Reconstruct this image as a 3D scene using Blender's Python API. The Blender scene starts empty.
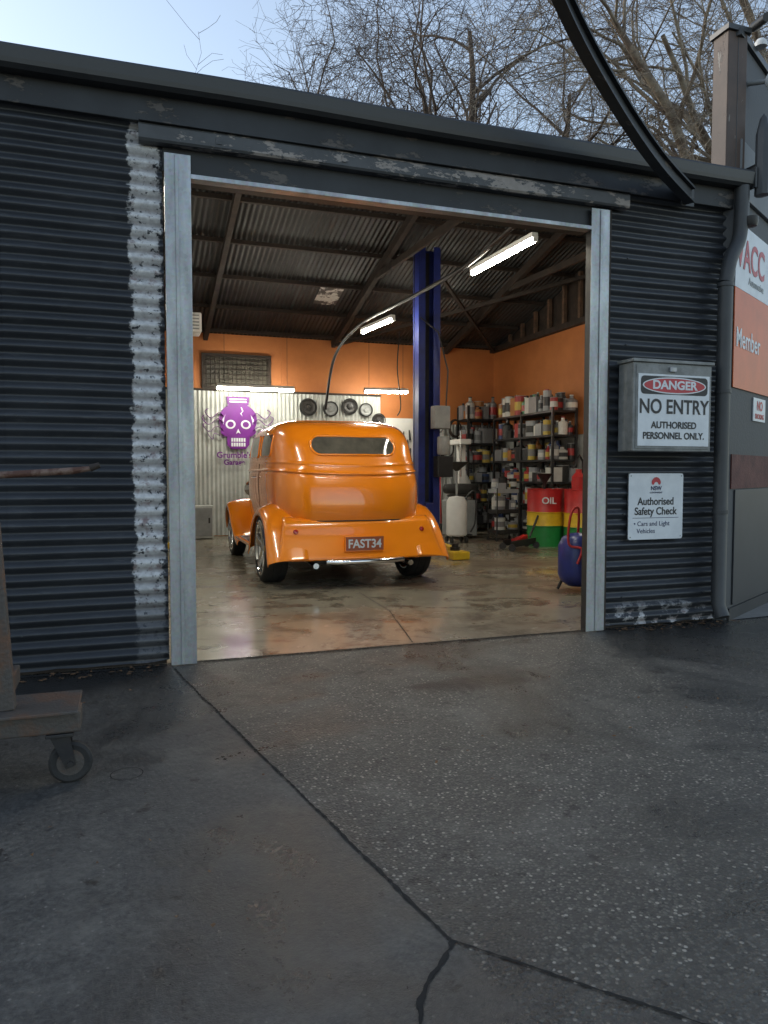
import bpy, math, random
from mathutils import Vector, Matrix, noise
rad=math.radians
random.seed(7)
scene=bpy.context.scene
col=scene.collection

# ------------------------------------------------------------------ helpers
def grp(name,loc=(0,0,0)):
    e=bpy.data.objects.new(name,None); e.location=loc; e.empty_display_size=.2
    col.objects.link(e); return e
def attach(o,parent):
    if parent is not None:
        o.parent=parent
        o.matrix_parent_inverse=Matrix.Translation(-Vector(parent.location))
    return o
def mesh(name,verts,faces,mats,parent=None,smooth=False,midx=None):
    me=bpy.data.meshes.new(name); me.from_pydata([tuple(v) for v in verts],[],faces)
    if not isinstance(mats,(list,tuple)): mats=[mats]
    for m in mats: me.materials.append(m)
    if midx:
        for p,i in zip(me.polygons,midx): p.material_index=i
    if smooth:
        for p in me.polygons: p.use_smooth=True
    me.update()
    o=bpy.data.objects.new(name,me); col.objects.link(o)
    return attach(o,parent)
def bevel(o,w,seg=2):
    m=o.modifiers.new('b','BEVEL'); m.width=w; m.segments=seg; m.limit_method='ANGLE'; m.angle_limit=rad(40)
    return o
BF=[(0,3,2,1),(4,5,6,7),(0,1,5,4),(1,2,6,5),(2,3,7,6),(3,0,4,7)]
def boxv(x0,x1,y0,y1,z0,z1):
    return [Vector(v) for v in ((x0,y0,z0),(x1,y0,z0),(x1,y1,z0),(x0,y1,z0),(x0,y0,z1),(x1,y0,z1),(x1,y1,z1),(x0,y1,z1))]
def box(name,x0,x1,y0,y1,z0,z1,mat,parent=None,bev=0):
    o=mesh(name,boxv(x0,x1,y0,y1,z0,z1),BF,mat,parent)
    if bev: bevel(o,bev)
    return o
def beam(name,a,b,w,h,mat,parent=None,bev=0):
    a=Vector(a);b=Vector(b);d=(b-a);L=d.length;d.normalize()
    up=Vector((0,0,1)) if abs(d.z)<.95 else Vector((1,0,0))
    s=d.cross(up).normalized();u=s.cross(d)
    vs=[]
    for p in (a,b):
        for (i,j) in ((-1,-1),(1,-1),(1,1),(-1,1)):
            vs.append(p+s*i*w/2+u*j*h/2)
    o=mesh(name,vs,[(0,1,2,3),(7,6,5,4),(0,4,5,1),(1,5,6,2),(2,6,7,3),(3,7,4,0)],mat,parent)
    if bev: bevel(o,bev)
    return o
def tubegeo(path,radii,n,verts,faces,cap=True,flat=None):
    path=[Vector(p) for p in path]
    if not isinstance(radii,(list,tuple)): radii=[radii]*len(path)
    base=len(verts); prev=None
    for i,p in enumerate(path):
        d=(path[min(i+1,len(path)-1)]-path[max(i-1,0)]).normalized()
        if prev is None:
            ref=Vector((0,0,1)) if abs(d.z)<.9 else Vector((1,0,0))
            s=d.cross(ref).normalized()
        else:
            s=(prev-d*prev.dot(d)).normalized()
        prev=s; u=s.cross(d)
        for k in range(n):
            a=2*math.pi*k/n
            verts.append(p+(s*math.cos(a)+u*math.sin(a)*(flat or 1))*radii[i])
    for i in range(len(path)-1):
        for k in range(n):
            a=base+i*n+k;b=base+i*n+(k+1)%n
            faces.append((a,b,b+n,a+n))
    if cap:
        faces.append(tuple(base+k for k in range(n))[::-1])
        e=base+(len(path)-1)*n
        faces.append(tuple(e+k for k in range(n)))
def tube(name,path,r,mat,parent=None,n=12,flat=None):
    v=[];f=[];tubegeo(path,r,n,v,f,True,flat)
    o=mesh(name,v,f,mat,parent,True)
    m=o.modifiers.new('e','EDGE_SPLIT'); m.split_angle=rad(50)
    return o
def lathe(name,prof,center,axis,mat,parent=None,n=40,mats=None,idx=None):
    axis=Vector(axis).normalized(); c=Vector(center)
    ref=Vector((0,0,1)) if abs(axis.z)<.9 else Vector((1,0,0))
    s=axis.cross(ref).normalized();u=axis.cross(s)
    v=[];f=[];mi=[]
    for (h,r) in prof:
        for k in range(n):
            a=2*math.pi*k/n
            v.append(c+axis*h+(s*math.cos(a)+u*math.sin(a))*r)
    for i in range(len(prof)-1):
        for k in range(n):
            a=i*n+k;b=i*n+(k+1)%n
            f.append((a,b,b+n,a+n)); mi.append(idx[i] if idx else 0)
    o=mesh(name,v,f,mats or mat,parent,True,mi)
    m=o.modifiers.new('e','EDGE_SPLIT'); m.split_angle=rad(40)
    return o
def catmull(pts,per):
    out=[];n=len(pts)
    for i in range(n-1):
        p0=pts[max(i-1,0)];p1=pts[i];p2=pts[i+1];p3=pts[min(i+2,n-1)]
        for k in range(per):
            t=k/per
            out.append(tuple(.5*((2*b)+(-a+c)*t+(2*a-5*b+4*c-d)*t*t+(-a+3*b-3*c+d)*t**3) for a,b,c,d in zip(p0,p1,p2,p3)))
    out.append(tuple(pts[-1])); return out
def text(name,s,loc,size,mat,parent,rotz=0,off=0.0,align='CENTER',sx=1):
    c=bpy.data.curves.new(name,'FONT'); c.body=s; c.size=size; c.align_x=align; c.align_y='CENTER'
    c.extrude=.0008; c.offset=off
    o=bpy.data.objects.new(name,c); col.objects.link(o)
    c.materials.append(mat)
    o.location=loc; o.rotation_euler=(rad(90),0,rad(rotz)); o.scale=(sx,1,1)
    return attach(o,parent)

# ------------------------------------------------------------------ materials
def M(name,c1,c2=None,scale=4,rough=.6,rvar=0.0,metal=0,bump=0,bscale=60,coat=0,detail=6,lo=.35,hi=.65,spec=.5):
    m=bpy.data.materials.new(name); m.use_nodes=True
    nt=m.node_tree; N=nt.nodes; Lk=nt.links; b=N['Principled BSDF']
    b.inputs['Metallic'].default_value=metal; b.inputs['Coat Weight'].default_value=coat
    b.inputs['Coat Roughness'].default_value=.04; b.inputs['Specular IOR Level'].default_value=spec
    tc=N.new('ShaderNodeTexCoord'); nz=N.new('ShaderNodeTexNoise')
    nz.inputs['Scale'].default_value=scale; nz.inputs['Detail'].default_value=detail; nz.inputs['Roughness'].default_value=.65
    Lk.new(tc.outputs['Object'],nz.inputs['Vector'])
    if c2 is None: c2=tuple(x*.85 for x in c1)
    mr=N.new('ShaderNodeMapRange'); mr.inputs[1].default_value=lo; mr.inputs[2].default_value=hi
    Lk.new(nz.outputs['Fac'],mr.inputs[0])
    mx=N.new('ShaderNodeMix'); mx.data_type='RGBA'
    mx.inputs['A'].default_value=(*c1,1); mx.inputs['B'].default_value=(*c2,1)
    Lk.new(mr.outputs[0],mx.inputs['Factor']); Lk.new(mx.outputs['Result'],b.inputs['Base Color'])
    r=N.new('ShaderNodeMapRange'); r.inputs[3].default_value=max(.02,rough-rvar); r.inputs[4].default_value=min(1,rough+rvar)
    Lk.new(nz.outputs['Fac'],r.inputs[0]); Lk.new(r.outputs[0],b.inputs['Roughness'])
    if bump:
        n2=N.new('ShaderNodeTexNoise'); n2.inputs['Scale'].default_value=bscale; n2.inputs['Detail'].default_value=4
        Lk.new(tc.outputs['Object'],n2.inputs['Vector'])
        bp=N.new('ShaderNodeBump'); bp.inputs['Strength'].default_value=bump; bp.inputs['Distance'].default_value=.01
        Lk.new(n2.outputs['Fac'],bp.inputs['Height']); Lk.new(bp.outputs[0],b.inputs['Normal'])
    return m
def EM(name,c,s):
    m=bpy.data.materials.new(name); m.use_nodes=True; nt=m.node_tree
    for n in list(nt.nodes): nt.nodes.remove(n)
    o=nt.nodes.new('ShaderNodeOutputMaterial'); e=nt.nodes.new('ShaderNodeEmission')
    e.inputs[0].default_value=(*c,1); e.inputs[1].default_value=s; nt.links.new(e.outputs[0],o.inputs[0]); return m
class NB:
    def __init__(s,name):
        s.m=bpy.data.materials.new(name); s.m.use_nodes=True; s.nt=s.m.node_tree; s.N=s.nt.nodes; s.b=s.N['Principled BSDF']
        s.tc=s.N.new('ShaderNodeTexCoord'); s.sep=s.N.new('ShaderNodeSeparateXYZ'); s.link(s.tc.outputs['Object'],s.sep.inputs[0])
        s.X,s.Y,s.Z=s.sep.outputs
    def link(s,a,b): s.nt.links.new(a,b)
    def put(s,v,sock):
        if hasattr(v,'links') or hasattr(v,'is_linked'): s.link(v,sock)
        else: sock.default_value=v
    def ma(s,op,a,b=0.0,c=None,clamp=False):
        n=s.N.new('ShaderNodeMath'); n.operation=op; n.use_clamp=clamp
        s.put(a,n.inputs[0]); s.put(b,n.inputs[1])
        if c is not None: s.put(c,n.inputs[2])
        return n.outputs[0]
    def noise(s,scale,detail=5,rough=.6,vec=None,dist=0):
        n=s.N.new('ShaderNodeTexNoise'); n.inputs['Scale'].default_value=scale; n.inputs['Detail'].default_value=detail
        n.inputs['Roughness'].default_value=rough; n.inputs['Distortion'].default_value=dist
        s.link(vec or s.tc.outputs['Object'],n.inputs['Vector']); return n.outputs['Fac']
    def stretch(s,sx,sy,sz):
        n=s.N.new('ShaderNodeMapping'); n.inputs['Scale'].default_value=(sx,sy,sz); s.link(s.tc.outputs['Object'],n.inputs[0]); return n.outputs[0]
    def voro(s,scale,out='Distance',feature='F1'):
        n=s.N.new('ShaderNodeTexVoronoi'); n.inputs['Scale'].default_value=scale; n.feature=feature
        s.link(s.tc.outputs['Object'],n.inputs['Vector']); return n.outputs[out]
    def ramp(s,v,a,b,lo=0.0,hi=1.0):
        n=s.N.new('ShaderNodeMapRange'); s.put(v,n.inputs[0]); n.inputs[1].default_value=a; n.inputs[2].default_value=b
        n.inputs[3].default_value=lo; n.inputs[4].default_value=hi; return n.outputs[0]
    def mix(s,f,a,b):
        n=s.N.new('ShaderNodeMix'); n.data_type='RGBA'; s.put(f,n.inputs['Factor'])
        for v,k in ((a,'A'),(b,'B')):
            if isinstance(v,tuple): n.inputs[k].default_value=(*v,1)
            else: s.link(v,n.inputs[k])
        return n.outputs['Result']
    def bump(s,h,st=.3,d=.01,prev=None):
        n=s.N.new('ShaderNodeBump'); n.inputs['Strength'].default_value=st; n.inputs['Distance'].default_value=d
        s.link(h,n.inputs['Height'])
        if prev is not None: s.link(prev,n.inputs['Normal'])
        return n.outputs[0]

def corr_mat():
    g=NB('painted_corrugated_iron')
    big=g.noise(1.3,6); fine=g.noise(30,5); streak=g.noise(3,6,.7,g.stretch(1,1,.25))
    base=g.mix(g.ramp(big,.35,.65),(.022,.0245,.030),(.038,.042,.050))
    dust=g.ramp(g.noise(9,8,.75,g.stretch(.5,1,3)),.55,.74,0,.7)
    base=g.mix(dust,base,(.090,.092,.095))
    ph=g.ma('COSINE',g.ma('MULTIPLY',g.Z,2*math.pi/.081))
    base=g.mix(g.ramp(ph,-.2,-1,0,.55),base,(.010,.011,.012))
    cx=g.ma('ABSOLUTE',g.ma('SUBTRACT',g.X,.13))
    edge=g.noise(11,6,.7,g.stretch(1,1,1.0))
    band=g.ramp(g.ma('ADD',cx,g.ma('MULTIPLY',g.ma('SUBTRACT',edge,.5),.16)),.080,.092,1,0)
    holes=g.ramp(g.noise(26,6,.7),.58,.61,1,0)
    band=g.ma('MULTIPLY',band,holes)
    low=g.ramp(g.Z,.25,.60,.12,1)
    band=g.ma('MULTIPLY',band,low)
    rr=g.ma('MULTIPLY',g.ramp(g.Z,.22,.06,0,1),g.ramp(g.X,3.2,3.5,0,1))
    rp=g.ma('MULTIPLY',rr,g.ramp(g.noise(7,6,.7),.51,.55,0,1))
    tiny=g.ramp(g.noise(16,8,.8),.72,.735,0,.7)
    msk=g.ma('MAXIMUM',g.ma('MAXIMUM',band,rp),tiny,clamp=True)
    metal=g.mix(g.ramp(fine,.3,.7),(.42,.42,.43),(.70,.70,.70))
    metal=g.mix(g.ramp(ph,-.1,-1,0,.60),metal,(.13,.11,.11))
    rust=g.ramp(g.noise(14,6,.7),.55,.66,0,.8)
    metal=g.mix(rust,metal,(.16,.09,.085))
    g.link(g.mix(msk,base,metal),g.b.inputs['Base Color'])
    g.link(g.ramp(streak,.3,.7,.28,.5),g.b.inputs['Roughness'])
    g.link(g.bump(msk,.35,.003,g.bump(fine,.15,.004)),g.b.inputs['Normal'])
    return g.m
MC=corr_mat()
def peel_mat(name,base,under,amt=.56,scale=6,st=(.4,1,1)):
    g=NB(name)
    n=g.noise(scale,8,.72,g.stretch(*st)); m=g.ramp(n,amt,amt+.02)
    u=g.mix(g.noise(20,5),under,tuple(x*.5 for x in under))
    g.link(g.mix(m,g.mix(g.ramp(g.noise(3,5),.4,.6),base,tuple(x*1.5 for x in base)),u),g.b.inputs['Base Color'])
    g.b.inputs['Roughness'].default_value=.55
    g.link(g.bump(m,.4,.004),g.b.inputs['Normal'])
    return g.m
m_fascia=peel_mat('weathered_fascia_paint',(.018,.020,.023),(.12,.105,.095),.59)
m_beam=peel_mat('peeling_beam_paint',(.055,.058,.062),(.38,.34,.31),.545,6)
m_post=peel_mat('peeling_timber',(.060,.038,.028),(.30,.27,.24),.60,9,(1,1,.3))
def galv_mat():
    g=NB('galvanised_steel')
    v=g.voro(55,'Color'); s=g.noise(2.5,6,.6,g.stretch(3,3,.6))
    c=g.mix(g.ramp(s,.35,.65),(.40,.43,.455),(.24,.26,.28))
    c=g.mix(.08,c,v)
    hs=g.N.new('ShaderNodeHueSaturation'); hs.inputs['Saturation'].default_value=.6; g.link(c,hs.inputs['Color'])
    g.link(hs.outputs[0],g.b.inputs['Base Color']); g.b.inputs['Metallic'].default_value=.5
    g.link(g.ramp(s,.3,.7,.3,.5),g.b.inputs['Roughness'])
    return g.m
m_galv=galv_mat()
m_gutter=M('gutter_paint',(.026,.028,.031),(.040,.042,.045),2,.4,.1,bump=.08,bscale=20)
m_pipe=M('downpipe_paint',(.038,.041,.045),(.055,.058,.062),4,.5,.1,bump=.1,bscale=30)
m_black=M('black_plastic',(.012,.012,.013),(.02,.02,.022),10,.45)
m_rubber=M('tyre_rubber',(.014,.014,.015),(.03,.029,.028),12,.75,.1,bump=.2,bscale=80)
m_dark=M('dark_steel',(.03,.03,.033),(.05,.045,.04),6,.5,.15,metal=.3,bump=.1)
m_rusty=M('rusty_steel',(.20,.13,.10),(.10,.045,.03),14,.6,.15,metal=.2,bump=.3,bscale=90,lo=.45,hi=.55)
m_chrome=M('chrome',(.80,.80,.81),(.72,.72,.73),8,.10,.04,metal=1)
m_alloy=M('wheel_alloy',(.68,.68,.69),(.58,.58,.59),8,.22,.05,metal=.9)
m_white=M('white_enamel',(.78,.78,.76),(.70,.70,.68),5,.4)
m_signwhite=M('sign_white',(.70,.73,.76),(.58,.61,.64),7,.45,.08,lo=.4,hi=.75)
m_red=M('sign_red',(.50,.03,.045),(.42,.03,.04),9,.45)
m_ink=M('sign_black',(.012,.012,.014),(.02,.02,.022),9,.5)
m_navy=M('navy_ink',(.02,.03,.10),None,9,.5)
m_sorange=M('sign_orange',(.70,.14,.04),(.58,.12,.035),3,.45)
m_box=M('weathered_grey_box',(.16,.165,.16),(.27,.275,.27),9,.55,.1,bump=.15)
m_blue=M('hoist_blue_paint',(.020,.033,.20),(.014,.023,.12),5,.35,.08)
m_yellow=M('yellow_paint',(.75,.50,.02),(.60,.38,.02),6,.45)
m_green=M('drum_green',(.02,.26,.06),(.02,.20,.05),6,.4)
m_dred=M('drum_red',(.50,.02,.02),(.38,.02,.02),6,.38)
m_purple=M('purple_vinyl',(.15,.008,.22),(.12,.007,.18),6,.5)
m_glass=M('dark_glass',(.06,.058,.05),(.12,.11,.09),5,.06,.02,coat=1)
m_timber=M('dark_timber',(.040,.027,.020),(.022,.016,.013),7,.75,.1,bump=.3,bscale=40)
m_ostim=M('studwork_timber',(.15,.085,.052),(.07,.045,.03),7,.75,.1,bump=.2)
m_ceil=M('old_corrugated_roof_underside',(.055,.056,.056),(.026,.026,.026),1.2,.5,.12,metal=.3,bump=.1,lo=.35,hi=.7)
m_orwall=M('orange_wall_paint',(.55,.195,.055),(.43,.145,.042),1.2,.6,.08,bump=.08,bscale=25)
m_wcor=M('white_corrugated_sheet',(.58,.60,.58),(.40,.41,.39),2.2,.4,.1,bump=.05)
m_grey=M('grey_machine_paint',(.33,.34,.34),(.24,.25,.25),5,.5,.1)
m_skin=M('neighbour_render_grey',(.050,.053,.058),(.075,.079,.084),1.8,.65,.1,bump=.25,bscale=45)
m_brick=M('red_brick_strip',(.13,.04,.032),(.08,.028,.024),6,.7,.1,bump=.4)
m_leaf=M('dry_leaf',(.18,.10,.045),(.10,.05,.025),20,.8)
def paint_mat():
    g=NB('orange_car_paint')
    c=g.mix(g.ramp(g.noise(2.0,3),.35,.65),(.94,.262,.005),(.92,.245,.005))
    g.link(c,g.b.inputs['Base Color']); g.b.inputs['Roughness'].default_value=.25
    g.b.inputs['Coat Weight'].default_value=1; g.b.inputs['Coat Roughness'].default_value=.012; g.b.inputs['Coat IOR'].default_value=1.6
    return g.m
m_paint=paint_mat()

def ground_mat():
    g=NB('exposed_aggregate_and_asphalt')
    ax,ay,bx,by=.30,-.39,.767,-3.11
    nx,ny=-(by-ay),(bx-ax); L=math.hypot(nx,ny); nx/=L;ny/=L
    sd=g.ma('ADD',g.ma('MULTIPLY',g.ma('SUBTRACT',g.X,ax),nx),g.ma('MULTIPLY',g.ma('SUBTRACT',g.Y,ay),ny))
    side=g.ramp(sd,-.01,.01)
    big=g.noise(.75,8,.66,dist=.5); mid=g.noise(2.4,8,.72); fine=g.noise(60,3,.6); grain=g.noise(14,7,.78); clump=g.noise(38,5,.8)
    vcol=g.N.new('ShaderNodeTexVoronoi'); vcol.inputs['Scale'].default_value=88; g.link(g.tc.outputs['Object'],vcol.inputs['Vector'])
    vs=g.N.new('ShaderNodeSeparateColor'); g.link(vcol.outputs['Color'],vs.inputs[0])
    stones=g.mix(vs.outputs[0],(.035,.032,.028),(.150,.138,.118))
    stones=g.mix(g.ramp(vs.outputs[1],.90,.94),stones,(.36,.33,.28))
    matrix=g.ramp(vcol.outputs['Distance'],.40,.60)
    right=g.mix(matrix,stones,(.060,.055,.048))
    left=g.mix(g.ramp(fine,.32,.68),(.045,.043,.041),(.105,.100,.092))
    left=g.mix(g.ramp(grain,.48,.66,0,.65),left,(.035,.034,.032))
    v2=g.N.new('ShaderNodeTexVoronoi'); v2.inputs['Scale'].default_value=48; g.link(g.tc.outputs['Object'],v2.inputs['Vector'])
    v2s=g.N.new('ShaderNodeSeparateColor'); g.link(v2.outputs['Color'],v2s.inputs[0])
    fleck=g.ma('MULTIPLY',g.ramp(v2.outputs['Distance'],.10,.24,1,0),g.ramp(v2s.outputs[0],.80,.83))
    left=g.mix(g.ma('MULTIPLY',fleck,g.ramp(grain,.4,.6,.25,.8)),left,(.27,.25,.23))
    c=g.mix(side,left,right)
    c=g.mix(g.ramp(mid,.50,.66,0,.42),c,(.185,.172,.150))
    c=g.mix(g.ramp(clump,.52,.66,0,.55),c,(.028,.026,.024))
    c=g.mix(g.ramp(clump,.45,.34,0,.30),c,(.20,.19,.165))
    damp=g.ramp(big,.49,.58)
    damp=g.ma('MULTIPLY',damp,g.ramp(g.noise(5,6,.7),.3,.55,.5,1))
    c=g.mix(g.ma('MULTIPLY',damp,.66),c,(.026,.024,.022))
    ex=g.ma('DIVIDE',g.ma('SUBTRACT',g.X,1.86),.42); ey=g.ma('DIVIDE',g.ma('SUBTRACT',g.Y,-1.0),.13)
    er=g.ma('ADD',g.ma('MULTIPLY',ex,ex),g.ma('MULTIPLY',ey,ey))
    er=g.ma('ADD',er,g.ma('MULTIPLY',g.ma('SUBTRACT',g.noise(8,6,.7),.5),3.6))
    st=g.ramp(er,.4,1.3,1,0)
    c=g.mix(g.ma('MULTIPLY',st,.92),c,(.022,.012,.009))
    spots=g.ramp(g.noise(6.5,5,.65),.62,.655,0,.85)
    c=g.mix(spots,c,(.020,.016,.013))
    wb=g.ramp(g.ma('ADD',g.Y,g.ma('MULTIPLY',g.ma('SUBTRACT',mid,.5),1.3)),-.85,-.15)
    wb=g.ma('MULTIPLY',wb,g.ma('MAXIMUM',g.ramp(g.X,3.0,3.7),g.ramp(g.X,.45,.15)))
    c=g.mix(g.ma('MULTIPLY',wb,.85),c,(.022,.021,.020))
    g.link(c,g.b.inputs['Base Color'])
    wet=g.ma('MAXIMUM',damp,wb)
    r=g.ramp(wet,0,1,.58,.27); r=g.ma('ADD',r,g.ma('MULTIPLY',g.ma('SUBTRACT',fine,.5),.22))
    g.link(r,g.b.inputs['Roughness'])
    h=g.ma('ADD',g.ma('MULTIPLY',g.ramp(vcol.outputs['Distance'],0,.6,1,0),g.ma('MULTIPLY',side,.7)),g.ma('MULTIPLY',clump,.9))
    bp=g.bump(h,.7,.008); bp=g.bump(mid,.35,.03,bp)
    g.link(bp,g.b.inputs['Normal'])
    return g.m
def floor_mat():
    g=NB('workshop_concrete')
    big=g.noise(.6,7,.62,dist=.6); mid=g.noise(2.0,8,.72,dist=.4); fine=g.noise(45,4)
    c=g.mix(g.ramp(big,.40,.60),(.34,.305,.235),(.20,.165,.120))
    stain=g.ramp(mid,.50,.60,0,.8)
    c=g.mix(stain,c,(.075,.056,.038))
    c=g.mix(g.ramp(g.noise(8,6,.7),.60,.68,0,.6),c,(.50,.46,.39))
    red=g.ramp(g.noise(1.1,5,.6,g.stretch(1,1.6,1)),.55,.63,0,.55)
    c=g.mix(red,c,(.12,.055,.035))
    g.link(c,g.b.inputs['Base Color'])
    r=g.ramp(big,.38,.60,.06,.32); r=g.ma('ADD',r,g.ma('MULTIPLY',g.ramp(mid,.4,.6),.10))
    g.link(r,g.b.inputs['Roughness'])
    g.link(g.bump(fine,.08,.002,g.bump(mid,.10,.012)),g.b.inputs['Normal'])
    return g.m
m_ground=ground_mat(); m_floor=floor_mat()
m_crack=M('joint_dirt',(.006,.006,.006),(.014,.013,.012),30,.9)

mesh('ground',[(-150,-120,0),(160,-120,0),(160,200,0),(-150,200,0)],[(0,1,2,3)],m_ground)
mesh('workshop_floor',[(-1.2,.02,.004),(4.6,.02,.004),(4.72,.12,.004),(7.55,1.6,.004),(7.55,9.7,.004),(-1.2,9.7,.004)],[(0,1,2,3,4,5)],m_floor)
def crack(name,pts,w,z,parent=None,jag=.012,seed=1):
    rnd=random.Random(seed); v=[];f=[]
    P=[]
    for i in range(len(pts)-1):
        a=Vector((*pts[i],0));b=Vector((*pts[i+1],0)); n=max(2,int((b-a).length/.015))
        for k in range(n): P.append(a.lerp(b,k/n))
    P.append(Vector((*pts[-1],0)))
    for i,p in enumerate(P):
        d=(P[min(i+1,len(P)-1)]-P[max(i-1,0)]).normalized(); s=Vector((-d.y,d.x,0))
        o=noise.noise(p*4+Vector((seed,0,0)))*jag+noise.noise(p*40)*jag*.25
        ww=w*(.30+1.0*rnd.random())
        v+= [p+s*(o-ww/2)+Vector((0,0,z)),p+s*(o+ww/2)+Vector((0,0,z))]
    for i in range(len(P)-1): f.append((2*i,2*i+2,2*i+3,2*i+1))
    return mesh(name,v,f,m_crack,parent)
pj=grp('pavement_joints',(.5,-2,0))
crack('saw_cut_joint',[(.26,-.12),(.30,-.39),(.53,-1.75),(.767,-3.11)],.012,.003,pj,.006,1)
crack('crack_near',[(.767,-3.11),(.60,-3.30),(.50,-3.5),(.40,-3.9)],.014,.0031,pj,.025,2)
crack('joint_cross',[(.767,-3.11),(1.162,-3.56),(1.9,-4.3)],.009,.0032,pj,.005,3)
crack('threshold_gap',[(.24,-.015),(3.45,-.015)],.024,.0065,pj,.003,4)
crack('floor_joint_a',[(1.9,.05),(2.15,1.25),(2.2,2.3)],.010,.0062,pj,.004,6)
crack('floor_joint_b',[(.2,2.4),(4.9,2.35)],.010,.0062,pj,.004,7)
crack('wall_foot_gap',[(-6,-.02),(.22,-.02)],.05,.003,pj,.02,8)
crack('wall_foot_gap_b',[(3.5,-.02),(4.6,-.02)],.04,.003,pj,.02,9)
v=[];f=[]
for i in range(36):
    a=2*math.pi*i/36
    for r in (.060,.0635): v.append((-.02+math.cos(a)*r,-1.72+math.sin(a)*r,.003))
for i in range(36):
    j=(i+1)%36; f.append((2*i,2*i+1,2*j+1,2*j))
mesh('drain_cover',v,f,m_crack)
rnd=random.Random(12); v=[];f=[]
for i in range(190):
    if i<90: x=rnd.uniform(3.5,4.7); y=-.03-abs(rnd.gauss(0,.10))
    elif i<130: x=rnd.uniform(-1,.25); y=-.03-abs(rnd.gauss(0,.10))
    else: x=rnd.uniform(-.5,5); y=rnd.uniform(-3,-.1)
    s=rnd.uniform(.006,.022)*(1 if i<130 else .5); a=rnd.uniform(0,6.28); z=rnd.uniform(.006,.012)
    b=len(v)
    for k,(p,q) in enumerate(((1.3,0),(0.2,.7),(-1,.1),(0,-.7))):
        v.append((x+s*(p*math.cos(a)-q*math.sin(a)),y+s*(p*math.sin(a)+q*math.cos(a)),z+rnd.uniform(-.003,.006)))
    f+=[(b,b+1,b+2),(b,b+2,b+3)]
mesh('fallen_leaves',v,f,m_leaf)

# ------------------------------------------------------------------ garage
garage=grp('corrugated_iron_garage',(2,0,0))
def corr_panel(name,x0,x1,z0,z1,mat,parent,y=0.0,pitch=.081,amp=.013,step=.12,dent=.014):
    nx=max(2,int((x1-x0)/step)); nz=int((z1-z0)/pitch*10)
    v=[];f=[]
    for i in range(nx+1):
        x=x0+(x1-x0)*i/nx
        for k in range(nz+1):
            z=z0+(z1-z0)*k/nz
            dn=noise.noise(Vector((x*1.1,z*1.6,3)))*dent+noise.noise(Vector((x*5,z*4,9)))*dent*.35
            zz=z+noise.noise(Vector((x*.7,z*.15,1)))*.006
            v.append((x,y-amp*math.cos(2*math.pi*z/pitch)+dn,zz if 0<k<nz else z+noise.noise(Vector((x*6,k,4)))*.012))
    for i in range(nx):
        for k in range(nz):
            a=i*(nz+1)+k; f.append((a,a+nz+1,a+nz+2,a+1))
    return mesh(name,v,f,mat,parent,True)
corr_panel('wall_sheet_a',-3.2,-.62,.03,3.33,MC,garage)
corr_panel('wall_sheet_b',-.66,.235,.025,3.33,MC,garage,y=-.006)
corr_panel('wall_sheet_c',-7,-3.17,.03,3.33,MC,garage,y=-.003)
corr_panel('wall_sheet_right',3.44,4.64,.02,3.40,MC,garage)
vv=[];ff=[]
for x in (-.60,-2.0,3.62,4.4):
    for k in range(3,40,8):
        z=k*.081
        tubegeo([(x,-.012,z),(x,-.022,z)],.006,8,vv,ff)
mesh('roofing_screws',vv,ff,m_pipe,garage)
box('fascia_board',-7,4.66,-.055,-.015,3.30,3.47,m_fascia,garage,.004)
gp=[(-.02,3.57),(-.02,3.455),(-.13,3.455),(-.155,3.475),(-.160,3.50),(-.168,3.56),(-.160,3.575),(-.150,3.572),(-.145,3.555),(-.143,3.51),(-.13,3.475),(-.04,3.475)]
def sweepx(name,prof,x0,x1,mat,parent,n=30,wob=0.0):
    v=[];f=[];m=len(prof)
    for i in range(n+1):
        x=x0+(x1-x0)*i/n; w=noise.noise(Vector((x*.6,5,0)))*wob
        for (y,z) in prof: v.append((x,y,z+w))
    for i in range(n):
        for k in range(m):
            a=i*m+k;b=i*m+(k+1)%m; f.append((a,b,b+m,a+m))
    f.append(tuple(range(m))[::-1]); f.append(tuple(n*m+k for k in range(m)))
    return mesh(name,v,f,mat,parent)
sweepx('gutter',gp,-7,4.68,m_gutter,garage,60,.016)
box('gutter_stop_end',4.681,4.70,-.172,-.015,3.44,3.60,m_gutter,garage,.003)
box('lintel_board',.236,3.44,-.012,.05,3.04,3.297,m_fascia,garage,.003)
rp_=[(-.015,3.285),(-.075,3.285),(-.085,3.270),(-.085,3.195),(-.075,3.182),(-.015,3.182)]
sweepx('header_rail',rp_,.10,3.58,m_beam,garage,12,.008)
box('header_rail_lip',.10,3.58,-.10,-.0155,3.288,3.298,m_fascia,garage,.002)
vv=[];ff=[]
for x in (.55,1.35,2.15,2.95):
    base=len(vv); vv+=boxv(x,x+.035,-.0895,-.0855,3.215,3.255); ff+=[tuple(base+i for i in q) for q in BF]
mesh('rail_cleats',vv,ff,m_beam,garage)
box('door_head_angle',.40,3.27,-.055,.02,3.000,3.028,m_galv,garage,.002)
box('door_head_return',.40,3.27,.021,.10,3.002,3.05,m_dark,garage)
box('left_jamb_face',.245,.40,-.050,-.044,.005,3.14,m_galv,garage,.001)
box('left_jamb_rib',.305,.325,-.060,-.0505,.008,3.13,m_galv,garage,.004)
box('left_jamb_lip',.394,.400,-.0435,.05,.005,3.10,m_dark,garage)
box('left_jamb_outer_lip',.245,.251,-.0435,.0,.005,3.13,m_galv,garage)
box('right_jamb_face',3.272,3.43,-.050,-.044,.005,3.16,m_galv,garage,.001)
box('right_jamb_rib',3.345,3.365,-.060,-.0505,.008,3.15,m_galv,garage,.004)
box('right_jamb_inner',3.272,3.278,-.0435,.02,.005,3.12,m_dark,garage)
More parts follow.
